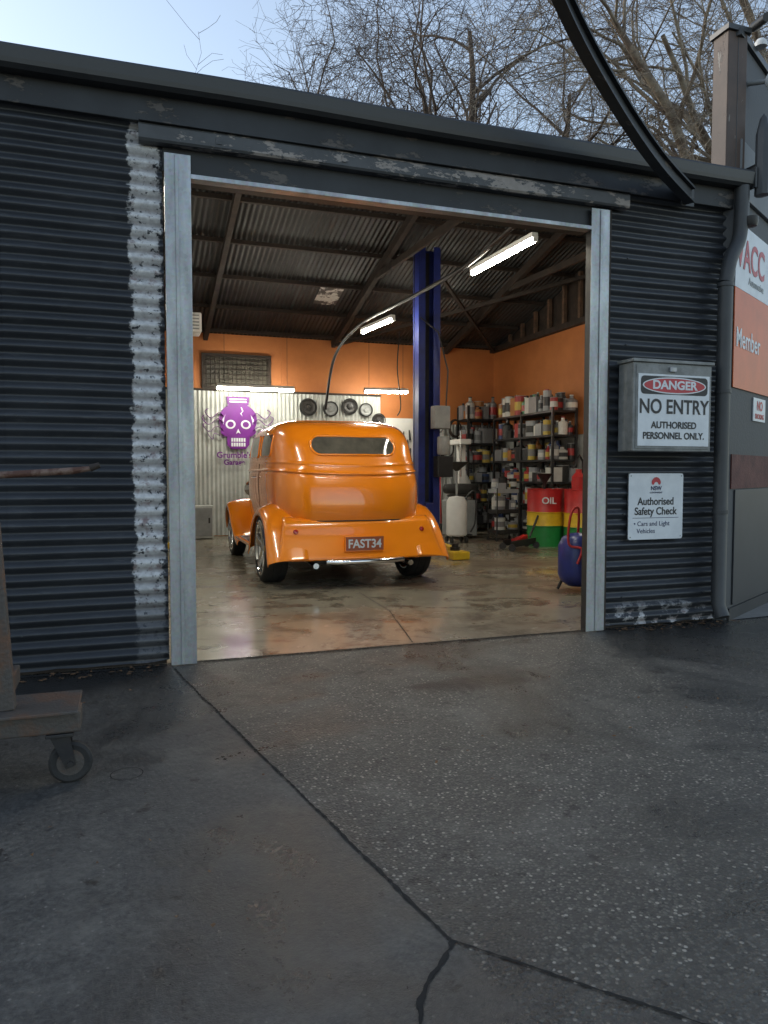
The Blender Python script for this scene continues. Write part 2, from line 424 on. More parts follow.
box('right_reveal_timber',3.4305,3.46,-.03,.02,.005,3.17,m_timber,garage)
tube('roller_door_drum',[(.15,.32,3.36),(3.6,.32,3.36)],.19,m_dark,garage,24)
box('front_wall_lining_left',-7,.22,.03,.06,-.02,3.5,m_timber,garage)
box('front_wall_lining_right',3.46,4.6,.03,.06,-.02,3.5,m_timber,garage)
box('front_wall_lining_top',.22,3.46,.06,.09,3.06,3.55,m_timber,garage)
bw=9.7
box('back_wall',-1.3,7.7,bw,bw+.12,0,3.87,m_orwall,garage)
def vcorr(name,x0,x1,z0,z1,y,mat,parent,pitch=.082,amp=.014):
    n=int((x1-x0)/pitch*8); v=[];f=[]
    for i in range(n+1):
        x=x0+(x1-x0)*i/n; yy=y-amp*math.cos(2*math.pi*x/pitch)
        v+=[(x,yy,z0),(x,yy,z1)]
    for i in range(n): f.append((2*i,2*i+2,2*i+3,2*i+1))
    return mesh(name,v,f,mat,parent,True)
vcorr('wainscot_sheet_a',-1.2,4.95,.02,2.78,bw-.03,m_wcor,garage)
vcorr('wainscot_sheet_b',4.97,7.5,.02,2.25,bw-.035,m_wcor,garage)
box('wainscot_cap',-1.2,4.95,bw-.06,bw-.001,2.78,2.82,m_timber,garage)
for x in (-.1,2.9,5.9): box('wall_cover_strip',x,x+.05,bw-.012,bw-.0005,2.83,3.86,m_orwall,garage)
wf=grp('barred_window',(2,9.68,3.1))
box('pane',1.40,2.66,bw-.02,bw-.005,2.80,3.46,m_glass,wf)
for n_,a in (('frame_l',(1.37,1.43,2.83,3.49)),('frame_r',(2.63,2.69,2.83,3.49)),('frame_b',(1.43,2.63,2.83,2.87)),('frame_t',(1.43,2.63,3.43,3.49))):
    box(n_,a[0],a[1],bw-.06,bw-.021,a[2],a[3],m_timber,wf)
vv=[];ff=[]
for i in range(15):
    x=1.46+i*.082; tubegeo([(x,bw-.05,2.87),(x,bw-.05,3.43)],.008,6,vv,ff)
for i in range(6):
    z=2.92+i*.09; tubegeo([(1.43,bw-.055,z),(2.63,bw-.055,z)],.007,6,vv,ff)
mesh('bars',vv,ff,m_timber,wf)
box('right_wall_upper',7.55,7.62,1.62,9.7,1.9,3.85,m_orwall,garage)
box('right_wall_lower',7.56,7.62,1.62,9.7,0,1.898,m_wcor,garage)
mesh('right_gable_cladding',[(7.60,1.62,3.85),(7.60,9.7,3.85),(7.60,4.85,5.2),(7.60,1.62,4.2)],[(0,1,2,3)],m_timber,garage)
for i in range(16):
    y=1.9+i*.5; top=3.6+(y+.15)*.32 if y<4.85 else 5.12-(y-4.85)*.258
    if top>3.95: box('gable_stud',7.50,7.56,y,y+.07,3.852,top,m_ostim,garage)
box('left_wall',-1.32,-1.25,.06,9.7,0,3.6,m_wcor,garage)
box('top_plate_right',7.44,7.548,1.7,9.68,3.80,3.90,m_timber,garage)
ridge=(4.85,5.15); yb=9.85; zb=3.80
def slope_back(y): return ridge[1]-(y-ridge[0])*(ridge[1]-zb)/(yb-ridge[0])
v=[];f=[];n=int(14.9/.081*8)
for i in range(n+1):
    x=-7.2+14.9*i/n; w=.014*math.cos(2*math.pi*x/.081)
    for k in range(5):
        y=ridge[0]+(yb-ridge[0])*k/4; v.append((x,y,slope_back(y)+w+.05))
for i in range(n):
    for k in range(4):
        a=i*5+k; f.append((a,a+5,a+6,a+1))
mesh('roof_back_slope',v,f,m_ceil,garage,True)
def zf(y): return 3.56+(y+.12)*(ridge[1]+.05-3.56)/(ridge[0]+.12)
pts=[(-7.2,-.12),(4.62,-.12),(7.7,1.62),(7.7,4.85),(-7.2,4.85)]
mesh('roof_front_slope',[(x,y,zf(y)) for x,y in pts],[(0,1,2,3,4)],m_ceil,garage)
for i,x in enumerate((-1.0,1.45,3.95,6.4)):
    beam('rafter_back',(x,4.85,5.02),(x,9.68,slope_back(9.68)-.06),.08,.13,m_timber,garage)
    if x<4.5: beam('rafter_front',(x,4.85,5.02),(x,.12,zf(.12)-.12),.08,.13,m_timber,garage)
    if x!=1.45: beam('tie_beam',(x,2.9,4.35),(x,6.9,4.45),.05,.10,m_timber,garage)
for y in (5.6,6.6,7.6,8.6,9.5):
    beam('purlin',(-1.2,y,slope_back(y)),(7.5,y,slope_back(y)),.06,.06,m_timber,garage)
beam('wind_brace',(3.95,9.5,3.75),(7.45,6.0,4.55),.06,.06,m_timber,garage)
beam('wind_brace',(7.45,9.5,3.8),(5.0,6.6,4.4),.05,.05,m_timber,garage)
box('ridge_beam',-1.2,7.5,4.82,4.88,4.86,5.08,m_timber,garage)
m_sky_l=M('translucent_roof_patch',(.85,.88,.86),(.10,.10,.10),5,.5,lo=.47,hi=.53)
mesh('roof_patch',[(3.20,7.7,slope_back(7.7)+.03),(3.62,7.7,slope_back(7.7)+.03),(3.62,8.3,slope_back(8.3)+.03),(3.20,8.3,slope_back(8.3)+.03)],[(0,1,2,3)],m_sky_l,garage)

# ------------------------------------------------------------------ lights
m_tube=EM('lit_fluorescent_tube',(1,.955,.80),135)
def fluo(a,b,s=1):
    a=Vector(a);b=Vector(b); g=grp('fluorescent_light',(a+b)/2)
    d=(b-a).normalized()
    beam('batten',a+Vector((0,0,.055)),b+Vector((0,0,.055)),.07,.05,m_white,g,.005)
    tube('tube',[a+d*.02,b-d*.02],.021,m_tube,g,8)
    for p in (a,b): beam('end_cap',p-d*.005+Vector((0,0,.01)),p+d*.018+Vector((0,0,.01)),.05,.05,m_white,g)
    return g
def hang(g,a,b,top):
    tube('cord',[a,(a[0],a[1],top)],.004,m_black,g,6); tube('cord',[b,(b[0],b[1],top)],.004,m_black,g,6)
g=fluo((3.80,3.05,3.50),(3.84,1.72,3.50)); hang(g,(3.80,2.9,3.58),(3.84,1.9,3.58),4.1)
g=fluo((3.67,6.85,3.50),(3.80,5.72,3.50)); hang(g,(3.67,6.7,3.58),(3.79,5.8,3.58),4.55)
g=fluo((1.55,8.9,2.75),(2.98,8.9,2.75)); hang(g,(1.7,8.9,2.83),(2.85,8.9,2.83),3.95)
g=fluo((4.35,8.9,2.78),(5.25,8.9,2.80)); hang(g,(4.45,8.9,2.86),(5.15,8.9,2.86),3.95)
g=fluo((.10,1.2,3.45),(.10,2.5,3.45)); hang(g,(.1,1.3,3.53),(.1,2.4,3.53),4.0)
g=fluo((-.1,5.0,3.45),(-.1,6.2,3.45)); hang(g,(-.1,5.1,3.53),(-.1,6.1,3.53),4.8)
g=fluo((6.35,3.2,3.45),(6.35,4.3,3.45)); hang(g,(6.35,3.3,3.53),(6.35,4.2,3.53),4.5)
g=fluo((1.5,.82,3.50),(2.9,.82,3.50)); hang(g,(1.6,.82,3.58),(2.8,.82,3.58),3.78)  # unseen extra batten behind the door head, added to light the car's rear

# ------------------------------------------------------------------ hoist
hoist=grp('two_post_car_hoist',(2.3,6,0))
for sx,x in ((1,4.47),(-1,.15)):
    box('column_back',x-.16,x+.16,6.14,6.16,.03,4.70,m_blue,hoist)
    box('column_side',x-.18,x-.16,5.92,6.16,.03,4.70,m_blue,hoist)
    box('column_side',x+.16,x+.18,5.92,6.16,.03,4.70,m_blue,hoist)
    box('column_lip',x-.159,x-.07,5.92,5.94,.03,4.70,m_blue,hoist)
    box('column_lip',x+.07,x+.159,5.92,5.94,.03,4.70,m_blue,hoist)
    box('carriage',x-.068,x+.068,5.90,6.12,.12,.75,m_blue,hoist,.01)
    box('inner_web',x-.068,x+.068,6.10,6.12,.76,4.65,m_dark,hoist)
    box('base_plate',x-.32,x+.32,5.75,6.3,.006,.03,m_blue,hoist,.004)
    beam('arm',(x,5.9,.14),(x-sx*.10,4.75,.12),.10,.09,m_yellow,hoist,.01)
    beam('arm_front',(x,6.1,.14),(x-sx*.5,6.9,.12),.10,.09,m_yellow,hoist,.01)
    lathe('pad',[(0,0),(0,.07),(.07,.07),(.07,.05),(.12,.05),(.12,0)],(x-sx*.10,4.72,.10),(0,0,1),m_black,hoist,20)
    box('arm_foot',x-sx*.10-.13,x-sx*.10+.13,4.50,4.74,.008,.12,m_yellow,hoist,.015)
box('control_box',4.48,4.74,5.72,5.90,1.90,2.25,m_grey,hoist,.01)
lathe('pump_motor',[(0,0),(0,.09),(.02,.10),(.26,.10),(.28,.09),(.28,0)],(4.66,5.80,1.50),(0,0,1),m_grey,hoist,20)
box('oil_tank',4.54,4.80,5.74,5.92,1.15,1.48,m_black,hoist,.01)
tube('hydraulic_hose',[(4.70,5.8,2.25),(4.74,5.82,2.8),(4.60,5.88,3.4),(4.30,5.88,3.6)],.012,m_black,hoist,8)
tube('lock_cable',[(4.20,5.88,4.7),(4.20,5.88,.4)],.006,m_black,hoist,6)
b=catmull([(3.50,8.6,2.4),(3.55,8.1,3.30),(3.62,6.8,3.62),(3.70,4.6,3.60),(3.70,2.9,3.58),(3.9,1.6,3.9)],8)
tube('overhead_air_hose',b,.026,m_black,None,10)
b=catmull([(4.9,8.4,3.9),(4.85,8.4,3.2),(4.92,8.4,2.5),(4.85,8.4,2.3)],6)
tube('hanging_cable',b,.012,m_black,None,8)

# ------------------------------------------------------------------ interior clutter
sk=grp('skull_garage_sign',(2.06,9.62,2.05)); SX,SZ,SY=2.04,2.12,9.62
def poly2(name,pts,layer,mat,mirror=False):
    y=SY-.004*layer
    v=[(SX+p[0],y,SZ+p[1]) for p in pts]
    mesh(name,v,[tuple(range(len(v)))],mat,sk)
    if mirror:
        v=[(SX-p[0],y-.001,SZ+p[1]) for p in pts]; mesh(name,v,[tuple(range(len(v)))],mat,sk)
def ell(cx,cy,rx,ry,n=28,rot=0): 
    return [(cx+math.cos(2*math.pi*i/n)*rx*math.cos(rot)-math.sin(2*math.pi*i/n)*ry*math.sin(rot),cy+math.cos(2*math.pi*i/n)*rx*math.sin(rot)+math.sin(2*math.pi*i/n)*ry*math.cos(rot)) for i in range(n)]
poly2('cranium',ell(0,.12,.36,.32,40),1,m_purple)
poly2('cheekbones',ell(0,-.10,.34,.14,32),1.2,m_purple)
poly2('jaw',[(-.22,-.12),(.22,-.12),(.21,-.36),(.14,-.44),(-.14,-.44),(-.21,-.36)],1.5,m_purple)
poly2('eye',ell(.145,.03,.095,.085,24,-.25),2.5,m_signwhite,True)
poly2('pupil',ell(.145,.03,.060,.055,16),3.5,m_purple,True)
poly2('nose',[(-.045,-.15),(0,-.12),(.045,-.15),(0,-.05)],2.5,m_signwhite)
for r_ in (-.30,-.39):
    for i in range(6): poly2('tooth',[(-.135+i*.047,r_),(-.10+i*.047,r_),(-.10+i*.047,r_+.07),(-.135+i*.047,r_+.07)],2.5,m_signwhite)
poly2('forehead_crack',[(.05,.36),(.08,.28),(.04,.24),(.09,.18),(.06,.24),(.10,.29),(.07,.36)],2.6,m_signwhite)
poly2('temple_line',[(.24,.22),(.30,.12),(.28,.02),(.265,.12)],2.6,m_signwhite,True)
poly2('engine_block',[(-.20,.40),(.20,.40),(.22,.56),(-.22,.56)],2,m_purple)
poly2('slot',[(-.16,.45),(.16,.45),(.16,.475),(-.16,.475)],3.2,m_signwhite)
poly2('slot_b',[(-.16,.50),(.16,.50),(.16,.52),(-.16,.52)],3.2,m_signwhite)
for s in (-1,1):
    for q,(zz,lx) in enumerate(((.20,.30),(.08,.36),(-.06,.34),(-.20,.26))):
        p=catmull([(SX+s*.28,SY-.02,SZ+zz-.02),(SX+s*(.36+.03*q),SY-.02,SZ+zz+.05),(SX+s*(.30+lx*.7),SY-.02,SZ+zz-.06),(SX+s*(.32+lx),SY-.02,SZ+zz+.06),(SX+s*(.26+lx),SY-.02,SZ+zz+.12)],5)
        tube('piped_tendril',p,.028-.003*q,m_purple,sk,6,flat=.3)
text('lettering',"Grumble's",(SX-.08,SY-.02,SZ-.56),.16,m_purple,sk,off=.004)
text('lettering',"Garage",(SX-.08,SY-.02,SZ-.70),.14,m_purple,sk,off=.004)

for i,(x,z,r) in enumerate(((3.42,2.52,.15),(3.88,2.50,.13),(4.28,2.56,.14),(4.62,2.50,.12),(4.9,2.3,.12))):
    g=grp('wall_hung_hub_cap',(x,9.6,z))
    lathe('rim',[(0,r),(.03,r),(.045,r*.9),(.03,r*.72),(.03,r*.45),(.06,r*.35),(.07,0)],(x,9.655,z),(0,-1,0),m_grey if i%2 else m_dark,g,28)
    lathe('rubber',[(0,r*1.0),(0,r*1.18),(.05,r*1.18),(.05,r*1.0)],(x,9.655,z),(0,-1,0),m_rubber,g,28)
pb=grp('tool_pegboard',(5.6,9.6,1.8))
box('board',5.0,6.35,9.62,9.64,1.15,2.35,m_white,pb,.004)
vv=[];ff=[]
rnd=random.Random(3)
for i in range(46):
    x=5.08+rnd.random()*1.2; z=1.35+rnd.random()*.95; L=.10+rnd.random()*.25
    tubegeo([(x,9.60,z),(x+rnd.uniform(-.02,.02),9.60,z-L)],[.012,.022],6,vv,ff)
mesh('hand_tools',vv,ff,m_dark,pb)
def hosecoil(x,y,z,r,mat,n=4,name='hanging_hose'):
    pts=[]
    for i in range(n*20):
        a=2*math.pi*i/20; rr=r*(1-.04*(i/20)); pts.append((x+math.cos(a)*rr,y-.012*(i/20),z+math.sin(a)*rr*1.35))
    tube(name,pts,.014,mat,None,6)
hosecoil(6.35,9.5,1.75,.17,m_black); hosecoil(6.5,9.4,2.15,.14,m_timber); hosecoil(6.15,9.45,2.2,.11,m_grey); hosecoil(5.75,9.4,1.9,.15,m_black,3)
bench=grp('workbench',(4.5,9.2,0))
box('top',3.1,5.9,8.95,9.55,.92,.98,m_ostim,bench,.006)
for x in (3.2,4.5,5.8):
    for y in (9.0,9.48): box('leg',x-.04,x+.04,y-.04,y+.04,.006,.918,m_dark,bench)
box('lower_shelf',3.15,5.85,9.0,9.5,.3,.33,m_ostim,bench)
cm=[M('item_%d'%i,c,None,9,.4) for i,c in enumerate([(.55,.55,.52),(.03,.03,.035),(.36,.03,.03),(.03,.06,.18),(.55,.40,.06),(.04,.18,.07),(.20,.20,.21),(.40,.17,.05),(.32,.33,.35),(.02,.02,.02),(.72,.70,.65)])]
def items(name,spots,parent,seed):
    rnd=random.Random(seed); v=[];f=[];mi=[]
    def add(fn,mat):
        n0=len(f); fn(); mi.extend([mat]*(len(f)-n0))
    for (x,y,z,mh) in spots:
        k=rnd.random(); h=mh*rnd.uniform(.5,1.0); r=rnd.uniform(.045,.105); c=rnd.choice([0,1,1,9,9,2,3,4,6,6,6,7,8,8,9,10,0,5])
        if k<.4:
            add(lambda:tubegeo([(x,y,z),(x,y,z+h*.72),(x,y,z+h*.84),(x,y,z+h)],[r,r,r*.38,r*.34],12,v,f),c)
            add(lambda:tubegeo([(x,y,z+h),(x,y,z+h+.02)],r*.42,10,v,f),rnd.choice([1,2,9,0]))
            c2=rnd.choice([0,2,1,10,9,8,4]); add(lambda:tubegeo([(x,y,z+h*.2),(x,y,z+h*.55)],r*1.03,12,v,f),c2)
        elif k<.75:
            h*=.85
            add(lambda:tubegeo([(x,y,z),(x,y,z+h)],r*1.15,14,v,f),c)
            add(lambda:tubegeo([(x,y,z+h),(x,y,z+h+.008)],r*1.2,14,v,f),8)
            add(lambda:tubegeo([(x,y,z+h*.25),(x,y,z+h*.7)],r*1.17,14,v,f),rnd.choice([0,2,4,6,1,9]))
        else:
            def bx():
                b0=len(v); w=r*rnd.uniform(.9,1.5); v.extend(boxv(x-r,x+r,y-w,y+w,z,z+h*.75)); f.extend([tuple(b0+i for i in q) for q in BF])
            add(bx,c)
            add(lambda:tubegeo([(x,y,z+h*.75),(x,y,z+h*.88)],r*.35,8,v,f),1)
    return mesh(name,v,f,cm,parent,False,mi)
items('bench_clutter',[(3.2+.16*i,9.2+.15*math.sin(i*3),.98,.42) for i in range(17)],bench,4)
def rack(name,x0,x1,y0,y1,levels,top,seed):
    g=grp(name,((x0+x1)/2,(y0+y1)/2,0))
    for x in (x0,x1):
        for y in ((y0,y1) if y1-y0<1.5 else (y0,(y0+y1)/2,y1)):
            box('upright',x-.02,x+.02,y-.02,y+.02,.006,top,m_black,g)
    sp=[]; rnd=random.Random(seed)
    for i,z in enumerate(levels):
        box('shelf',x0-.015,x1+.015,y0-.015,y1+.015,z,z+.035,m_black,g)
        nh=(levels[i+1]-z-.05) if i+1<len(levels) else .46
        x=x0+.08
        while x<x1:
            y=y0+.09
            while y<y1-.03:
                if rnd.random()<.95: sp.append((x+rnd.uniform(-.02,.02),y,z+.037,nh))
                y+=rnd.uniform(.13,.2)
            x+=.17
    items('stored_bottles_and_cans',sp,g,seed); return g
rack('shelving_unit',6.95,7.42,6.35,8.5,[.15,.62,1.03,1.42,1.85,2.27],2.35,11)
rack('shelving_unit',6.62,7.35,9.0,9.5,[.15,.6,1.0,1.4,1.8,2.3],2.6,12)
tr=grp('gas_bottle_trolley',(6.25,8.4,0))
lathe('bottle',[(0,0),(0,.13),(.9,.13),(1.0,.09),(1.08,.04),(1.15,.04),(1.15,0)],(6.25,8.4,.12),(0,0,1),m_white,tr,24)
lathe('bottle',[(0,0),(0,.11),(.75,.11),(.85,.08),(.92,.035),(1.0,.035),(1.0,0)],(5.98,8.45,.12),(0,0,1),m_grey,tr,24)
box('base',5.85,6.4,8.22,8.6,.08,.115,m_dark,tr,.005)
for x in (5.82,6.42): lathe('wheel',[(-.03,0),(-.03,.11),(.03,.11),(.03,0)],(x,8.58,.118),(1,0,0),m_rubber,tr,20)
tube('handle',[(5.85,8.6,.1),(5.85,8.68,1.3),(6.4,8.68,1.3),(6.4,8.6,.1)],.015,m_dred,tr,8)
od=grp('oil_drainer',(5.35,6.9,0))
OX,OY=5.42,6.95
lathe('tank',[(0,0),(0,.15),(.03,.18),(.60,.18),(.68,.13),(.70,0)],(OX,OY,.12),(0,0,1),m_white,od,28)
tube('neck',[(OX,OY,.8),(OX,OY,1.25)],.02,m_grey,od,10)
lathe('funnel_bowl',[(0,.03),(.05,.08),(.14,.20),(.16,.21),(.14,.19)],(OX,OY,1.25),(0,0,1),m_dark,od,28)
tube('drain_hose',catmull([(OX+.15,OY,.75),(OX+.32,OY-.05,.9),(OX+.34,OY-.05,.4),(OX+.2,OY-.15,.2)],6),.015,m_black,od,8)
for a in range(4):
    t=a*1.57+.7; lathe('caster',[(-.015,0),(-.015,.05),(.015,.05),(.015,0)],(OX+.19*math.cos(t),OY+.19*math.sin(t),.056),(1,0,0),m_rubber,od,14)
    tube('leg',[(OX+.19*math.cos(t),OY+.19*math.sin(t),.06),(OX+.14*math.cos(t),OY+.14*math.sin(t),.14)],.012,m_dark,od,6)
ty=grp('tyre_changing_machine',(5.95,7.8,0))
box('cabinet',5.62,6.12,7.55,8.05,.06,.72,m_grey,ty,.02)
lathe('turntable',[(0,0),(0,.10),(.06,.10),(.06,.24),(.10,.24),(.10,0)],(5.87,7.78,.72),(0,0,1),m_dark,ty,28)
box('tower',5.98,6.12,8.06,8.2,.06,1.75,m_white,ty,.015)
box('swing_arm',5.84,6.06,7.70,8.2,1.752,1.85,m_white,ty,.015)
tube('mount_bar',[(5.87,7.76,2.0),(5.87,7.76,1.15)],.02,m_chrome,ty,10)
lathe('mounted_tyre',[(0,.19),(.01,.29),(.06,.32),(.13,.32),(.18,.29),(.19,.19),(.10,.17),(0,.19)],(5.87,7.78,.83),(0,0,1),m_rubber,ty,32)
for x in (5.66,5.78,5.90): box('pedal',x,x+.06,7.42,7.55,.08,.10,m_black,ty,.004)
tc_=grp('tool_trolley',(6.3,7.0,0))
for z in (.14,.50,.86): box('tray',6.15,6.6,6.85,7.2,z,z+.07,m_grey if z>.8 else m_dark,tc_,.006)
for x in (6.16,6.59):
    for y in (6.86,7.19): tube('post',[(x,y,.08),(x,y,.95)],.013,m_dark,tc_,8); lathe('castor',[(-.012,0),(-.012,.035),(.012,.035),(.012,0)],(x,y,.042),(1,0,0),m_rubber,tc_,12)
items('trolley_contents',[(6.20+.07*i,7.02+.05*math.sin(i*5),z,.28) for i in range(6) for z in (.21,.57,.93)],tc_,8)
def drum(name,x,y,s,cols,h=.95,r=.30):
    g=grp(name,(x,y,0))
    prof=[(0,0),(0,r)];idx=[0]
    seg=[0,.36,.60,1.0]
    for i in range(3):
        a=h*seg[i];b=h*seg[i+1]
        prof+= [(a+.02,r),(b-.02,r),(b-.01,r*1.035),(b,r*1.035)]
        idx+=[i]*4
    prof+=[(h,r*.98),(h-.02,r*.95),(h-.02,0)]; idx+=[2,2,2]
    lathe('shell',prof,(x,y,.006),(0,0,1),None,g,36,cols,idx[:len(prof)-1])
    lathe('bung',[(0,0),(0,.03),(.02,.03),(.02,0)],(x+.15,y,h-.012),(0,0,1),m_grey,g,12)
    return g
g=drum('oil_drum',6.62,6.02,1,[m_green,m_yellow,m_dred])
text('drum_label','OIL',(6.50,5.71,.76),.15,m_signwhite,g,rotz=-25,off=.003)
drum('oil_drum',7.00,5.50,1,[m_green,m_yellow,m_dred])
fn=grp('funnel_and_jug',(6.9,5.8,1))
lathe('jug',[(0,0),(0,.11),(.2,.11),(.27,.05),(.32,.05),(.32,0)],(6.88,5.45,.955),(0,0,1),m_dred,fn,20)
lathe('funnel',[(0,.02),(.10,.03),(.25,.13),(.26,.14)],(6.62,6.05,.95),(0,0,1),m_black,fn,20)
tube('drum_pump',[(7.06,5.6,.94),(7.06,5.6,1.4),(6.96,5.55,1.5),(6.8,5.5,1.3)],.02,m_black,fn,8)
fj=grp('floor_jack',(5.9,5.6,0))
for s in (-.13,.13): beam('side_plate',(5.6,5.45+s,.11),(6.2,5.75+s,.13),.03,.10,m_black,fj,.006)
for (x,y) in ((5.6,5.3),(5.6,5.6),(6.2,5.6),(6.2,5.9)): lathe('roller',[(-.03,0),(-.03,.055),(.03,.055),(.03,0)],(x,y,.062),(0.45,.9,0),m_dark,fj,16)
beam('lift_arm',(5.75,5.52,.14),(6.05,5.68,.20),.10,.06,m_dred,fj,.01)
tube('handle',[(6.15,5.72,.18),(6.55,5.95,.75)],.018,m_black,fj,8)
at=grp('air_compressor_tank',(4.3,1.75,0))
lathe('tank',[(0,0),(0.0,.10),(.05,.17),(.12,.20),(.42,.20),(.50,.16),(.54,.08),(.55,0)],(4.38,1.72,.05),(0,0,1),m_blue,at,30)
for a in range(3):
    t=a*2.1+.4; tube('leg',[(4.38+.15*math.cos(t),1.72+.15*math.sin(t),.12),(4.38+.20*math.cos(t),1.72+.20*math.sin(t),.008)],.015,m_black,at,8)
tube('air_hose',catmull([(4.38,1.72,.6),(4.30,1.6,.85),(4.20,1.58,.80),(4.19,1.6,.50),(4.29,1.52,.45),(4.24,1.52,.30)],6),.013,m_dred,at,8)
ht=grp('hanging_heater',(1.0,7.1,3.5)); box('case',.80,1.12,6.9,7.3,3.36,3.66,m_white,ht,.02); tube('flue',[(.9,7.1,3.66),(.9,7.1,4.45)],.05,m_grey,ht,12)
for i in range(5): box('louvre',.84,1.08,6.885,6.898,3.40+i*.05,3.42+i*.05,m_grey,ht)
cb=grp('metal_cabinet',(1.3,9.3,0)); box('body',1.05,1.50,9.05,9.5,.02,.62,m_wcor,cb,.01); box('door_panel',1.08,1.47,9.03,9.048,.06,.58,m_grey,cb,.004); box('handle',1.40,1.43,9.01,9.029,.3,.4,m_dark,cb)

# ------------------------------------------------------------------ car
CX,CY=2.34,3.36
car=grp('vintage_hot_rod_car',(CX,CY,0))
K=[(.42,.70,-.50,2.08),(.60,.79,-.60,2.12),(.80,.835,-.665,2.13),(1.00,.850,-.655,2.13),(1.15,.850,-.605,2.12),(1.28,.842,-.54,2.10),
   (1.42,.832,-.465,2.03),(1.55,.818,-.385,1.96),(1.66,.792,-.285,1.88),(1.735,.745,-.17,1.78),(1.785,.67,-.01,1.66),(1.818,.54,.20,1.48),(1.835,.34,.5,1.26),(1.839,.02,.86,1.0)]
PER=14; KK=catmull(K,PER); NEX=4.4
def bodyprm(z):
    for i in range(len(KK)-1):
        if KK[i][0]<=z<=KK[i+1][0]:
            t=(z-KK[i][0])/(KK[i+1][0]-KK[i][0]+1e-9)
            return [a+(b-a)*t for a,b in zip(KK[i],KK[i+1])]
    return KK[0] if z<K[0][0] else KK[-1]
def ridgeoff(z):
    return .012*math.exp(-((z-1.335)/.009)**2)+.018*math.exp(-((z-1.245)/.012)**2)-.012*math.exp(-((z-1.222)/.006)**2)
def rear_y(x,z):
    _,w,yr,yf=bodyprm(z); h=(yf-yr)/2;c=(yf+yr)/2; return c-h*(max(0,1-abs(x/w)**NEX))**(1/NEX)
def side_x(y,z):
    _,w,yr,yf=bodyprm(z); h=(yf-yr)/2;c=(yf+yr)/2; return w*(max(0,1-abs((y-c)/h)**NEX))**(1/NEX)
W=lambda x,y,z:Vector((CX+x,CY+y,z))
v=[];f=[];n=160
for (z,w,yr,yf) in KK:
    h=(yf-yr)/2;c=(yf+yr)/2
    for k in range(n):
        a=2*math.pi*(k+.5)/n; ca,sa=math.cos(a),math.sin(a)
        e=2/NEX; x0_=math.copysign(abs(ca)**e,ca)
        sag=.045*(1-x0_*x0_) if sa<0 else 0
        ro=ridgeoff(z+sag)
        v.append(W((w+ro)*x0_,c+(h+ro)*math.copysign(abs(sa)**e,sa),z))
m_=len(KK)
for i in range(m_-1):
    for k in range(n):
        a=i*n+k;b=i*n+(k+1)%n; f.append((a,b,b+n,a+n))
f.append(tuple((m_-1)*n+k for k in range(n)))
mesh('cabin_body',v,f,m_paint,car,True)
def patch(name,outline,fn,off,mat,frame=None,fr=.008):
    cx=sum(p[0] for p in outline)/len(outline); cz=sum(p[1] for p in outline)/len(outline)
    R_=8;v=[];f=[];n=len(outline)
    v.append(fn(cx,cz,off))
    for r in range(1,R_+1):
        for p in outline: v.append(fn(cx+(p[0]-cx)*r/R_,cz+(p[1]-cz)*r/R_,off))
    for k in range(n): f.append((0,1+k,1+(k+1)%n))
    for r in range(R_-1):
        for k in range(n):
            a=1+r*n+k;b=1+r*n+(k+1)%n; f.append((a,a+n,b+n,b))
    mesh(name,v,f,mat,car,True)
    if frame:
        pts=[fn(p[0],p[1],off) for p in outline]; pts.append(pts[0]); pts.append(pts[1])
        tube(name+'_frame',pts,fr,frame,car,8)
def rrect(x0,x1,z0,z1,r,n=8):
    o=[]
    for (cx,cz,a0) in ((x1-r,z1-r,0),(x0+r,z1-r,90),(x0+r,z0+r,180),(x1-r,z0+r,270)):
        for i in range(n+1):
            a=rad(a0+90*i/n); o.append((cx+r*math.cos(a),cz+r*math.sin(a)))
    out=[]
    for i in range(len(o)):
        p=o[i];q=o[(i+1)%len(o)]; d=math.hypot(q[0]-p[0],q[1]-p[1]); k=max(1,int(d/.04))
        for j in range(k): out.append((p[0]+(q[0]-p[0])*j/k,p[1]+(q[1]-p[1])*j/k))
    return out
patch('rear_window',rrect(-.475,.475,1.405,1.61,.10),lambda x,z,o:W(x,rear_y(x,z)-o,z),.004,m_glass,m_paint,.013)
for s in (-1,1):
    patch('quarter_window',rrect(.08,.62,1.40,1.65,.05),lambda y,z,o,s=s:W(s*(side_x(y,z)+o),y,z),.004,m_glass,m_paint,.010)
    patch('door_window',rrect(.78,1.62,1.40,1.65,.05),lambda y,z,o,s=s:W(s*(side_x(y,z)+o),y,z),.004,m_glass,m_paint,.010)
    for y in (.70,1.70):
        tube('door_gap',[W(s*(side_x(y,z)+.001),y,z) for z in [.5+.06*i for i in range(15)]],.004,m_black,car,6)
    tube('door_handle',[W(s*(side_x(.8,1.16)+.01),.8,1.16),W(s*(side_x(.8,1.16)+.05),.8,1.16),W(s*(side_x(.9,1.16)+.05),.92,1.16)],.010,m_chrome,car,8)
patch('windscreen',rrect(-.55,.55,1.36,1.62,.05),lambda x,z,o:W(x,bodyprm(z)[3]+bodyprm(z)[2]-rear_y(x,z)+o,z),.004,m_glass,m_paint,.012)
def loft(name,secs,mat,n=24):
    v=[];f=[]
    for (y,w,z0,z1) in secs:
        for k in range(n+1):
            a=math.pi*k/n; v.append(W(w*math.copysign(abs(math.cos(a))**.45,math.cos(a)),y,z0+(z1-z0)*abs(math.sin(a))**.5))
    for i in range(len(secs)-1):
        for k in range(n):
            a=i*(n+1)+k; f.append((a,a+1,a+n+2,a+n+1))
    f.append(tuple(range(n+1))); f.append(tuple((len(secs)-1)*(n+1)+k for k in range(n+1))[::-1])
    return mesh(name,v,f,mat,car,True)
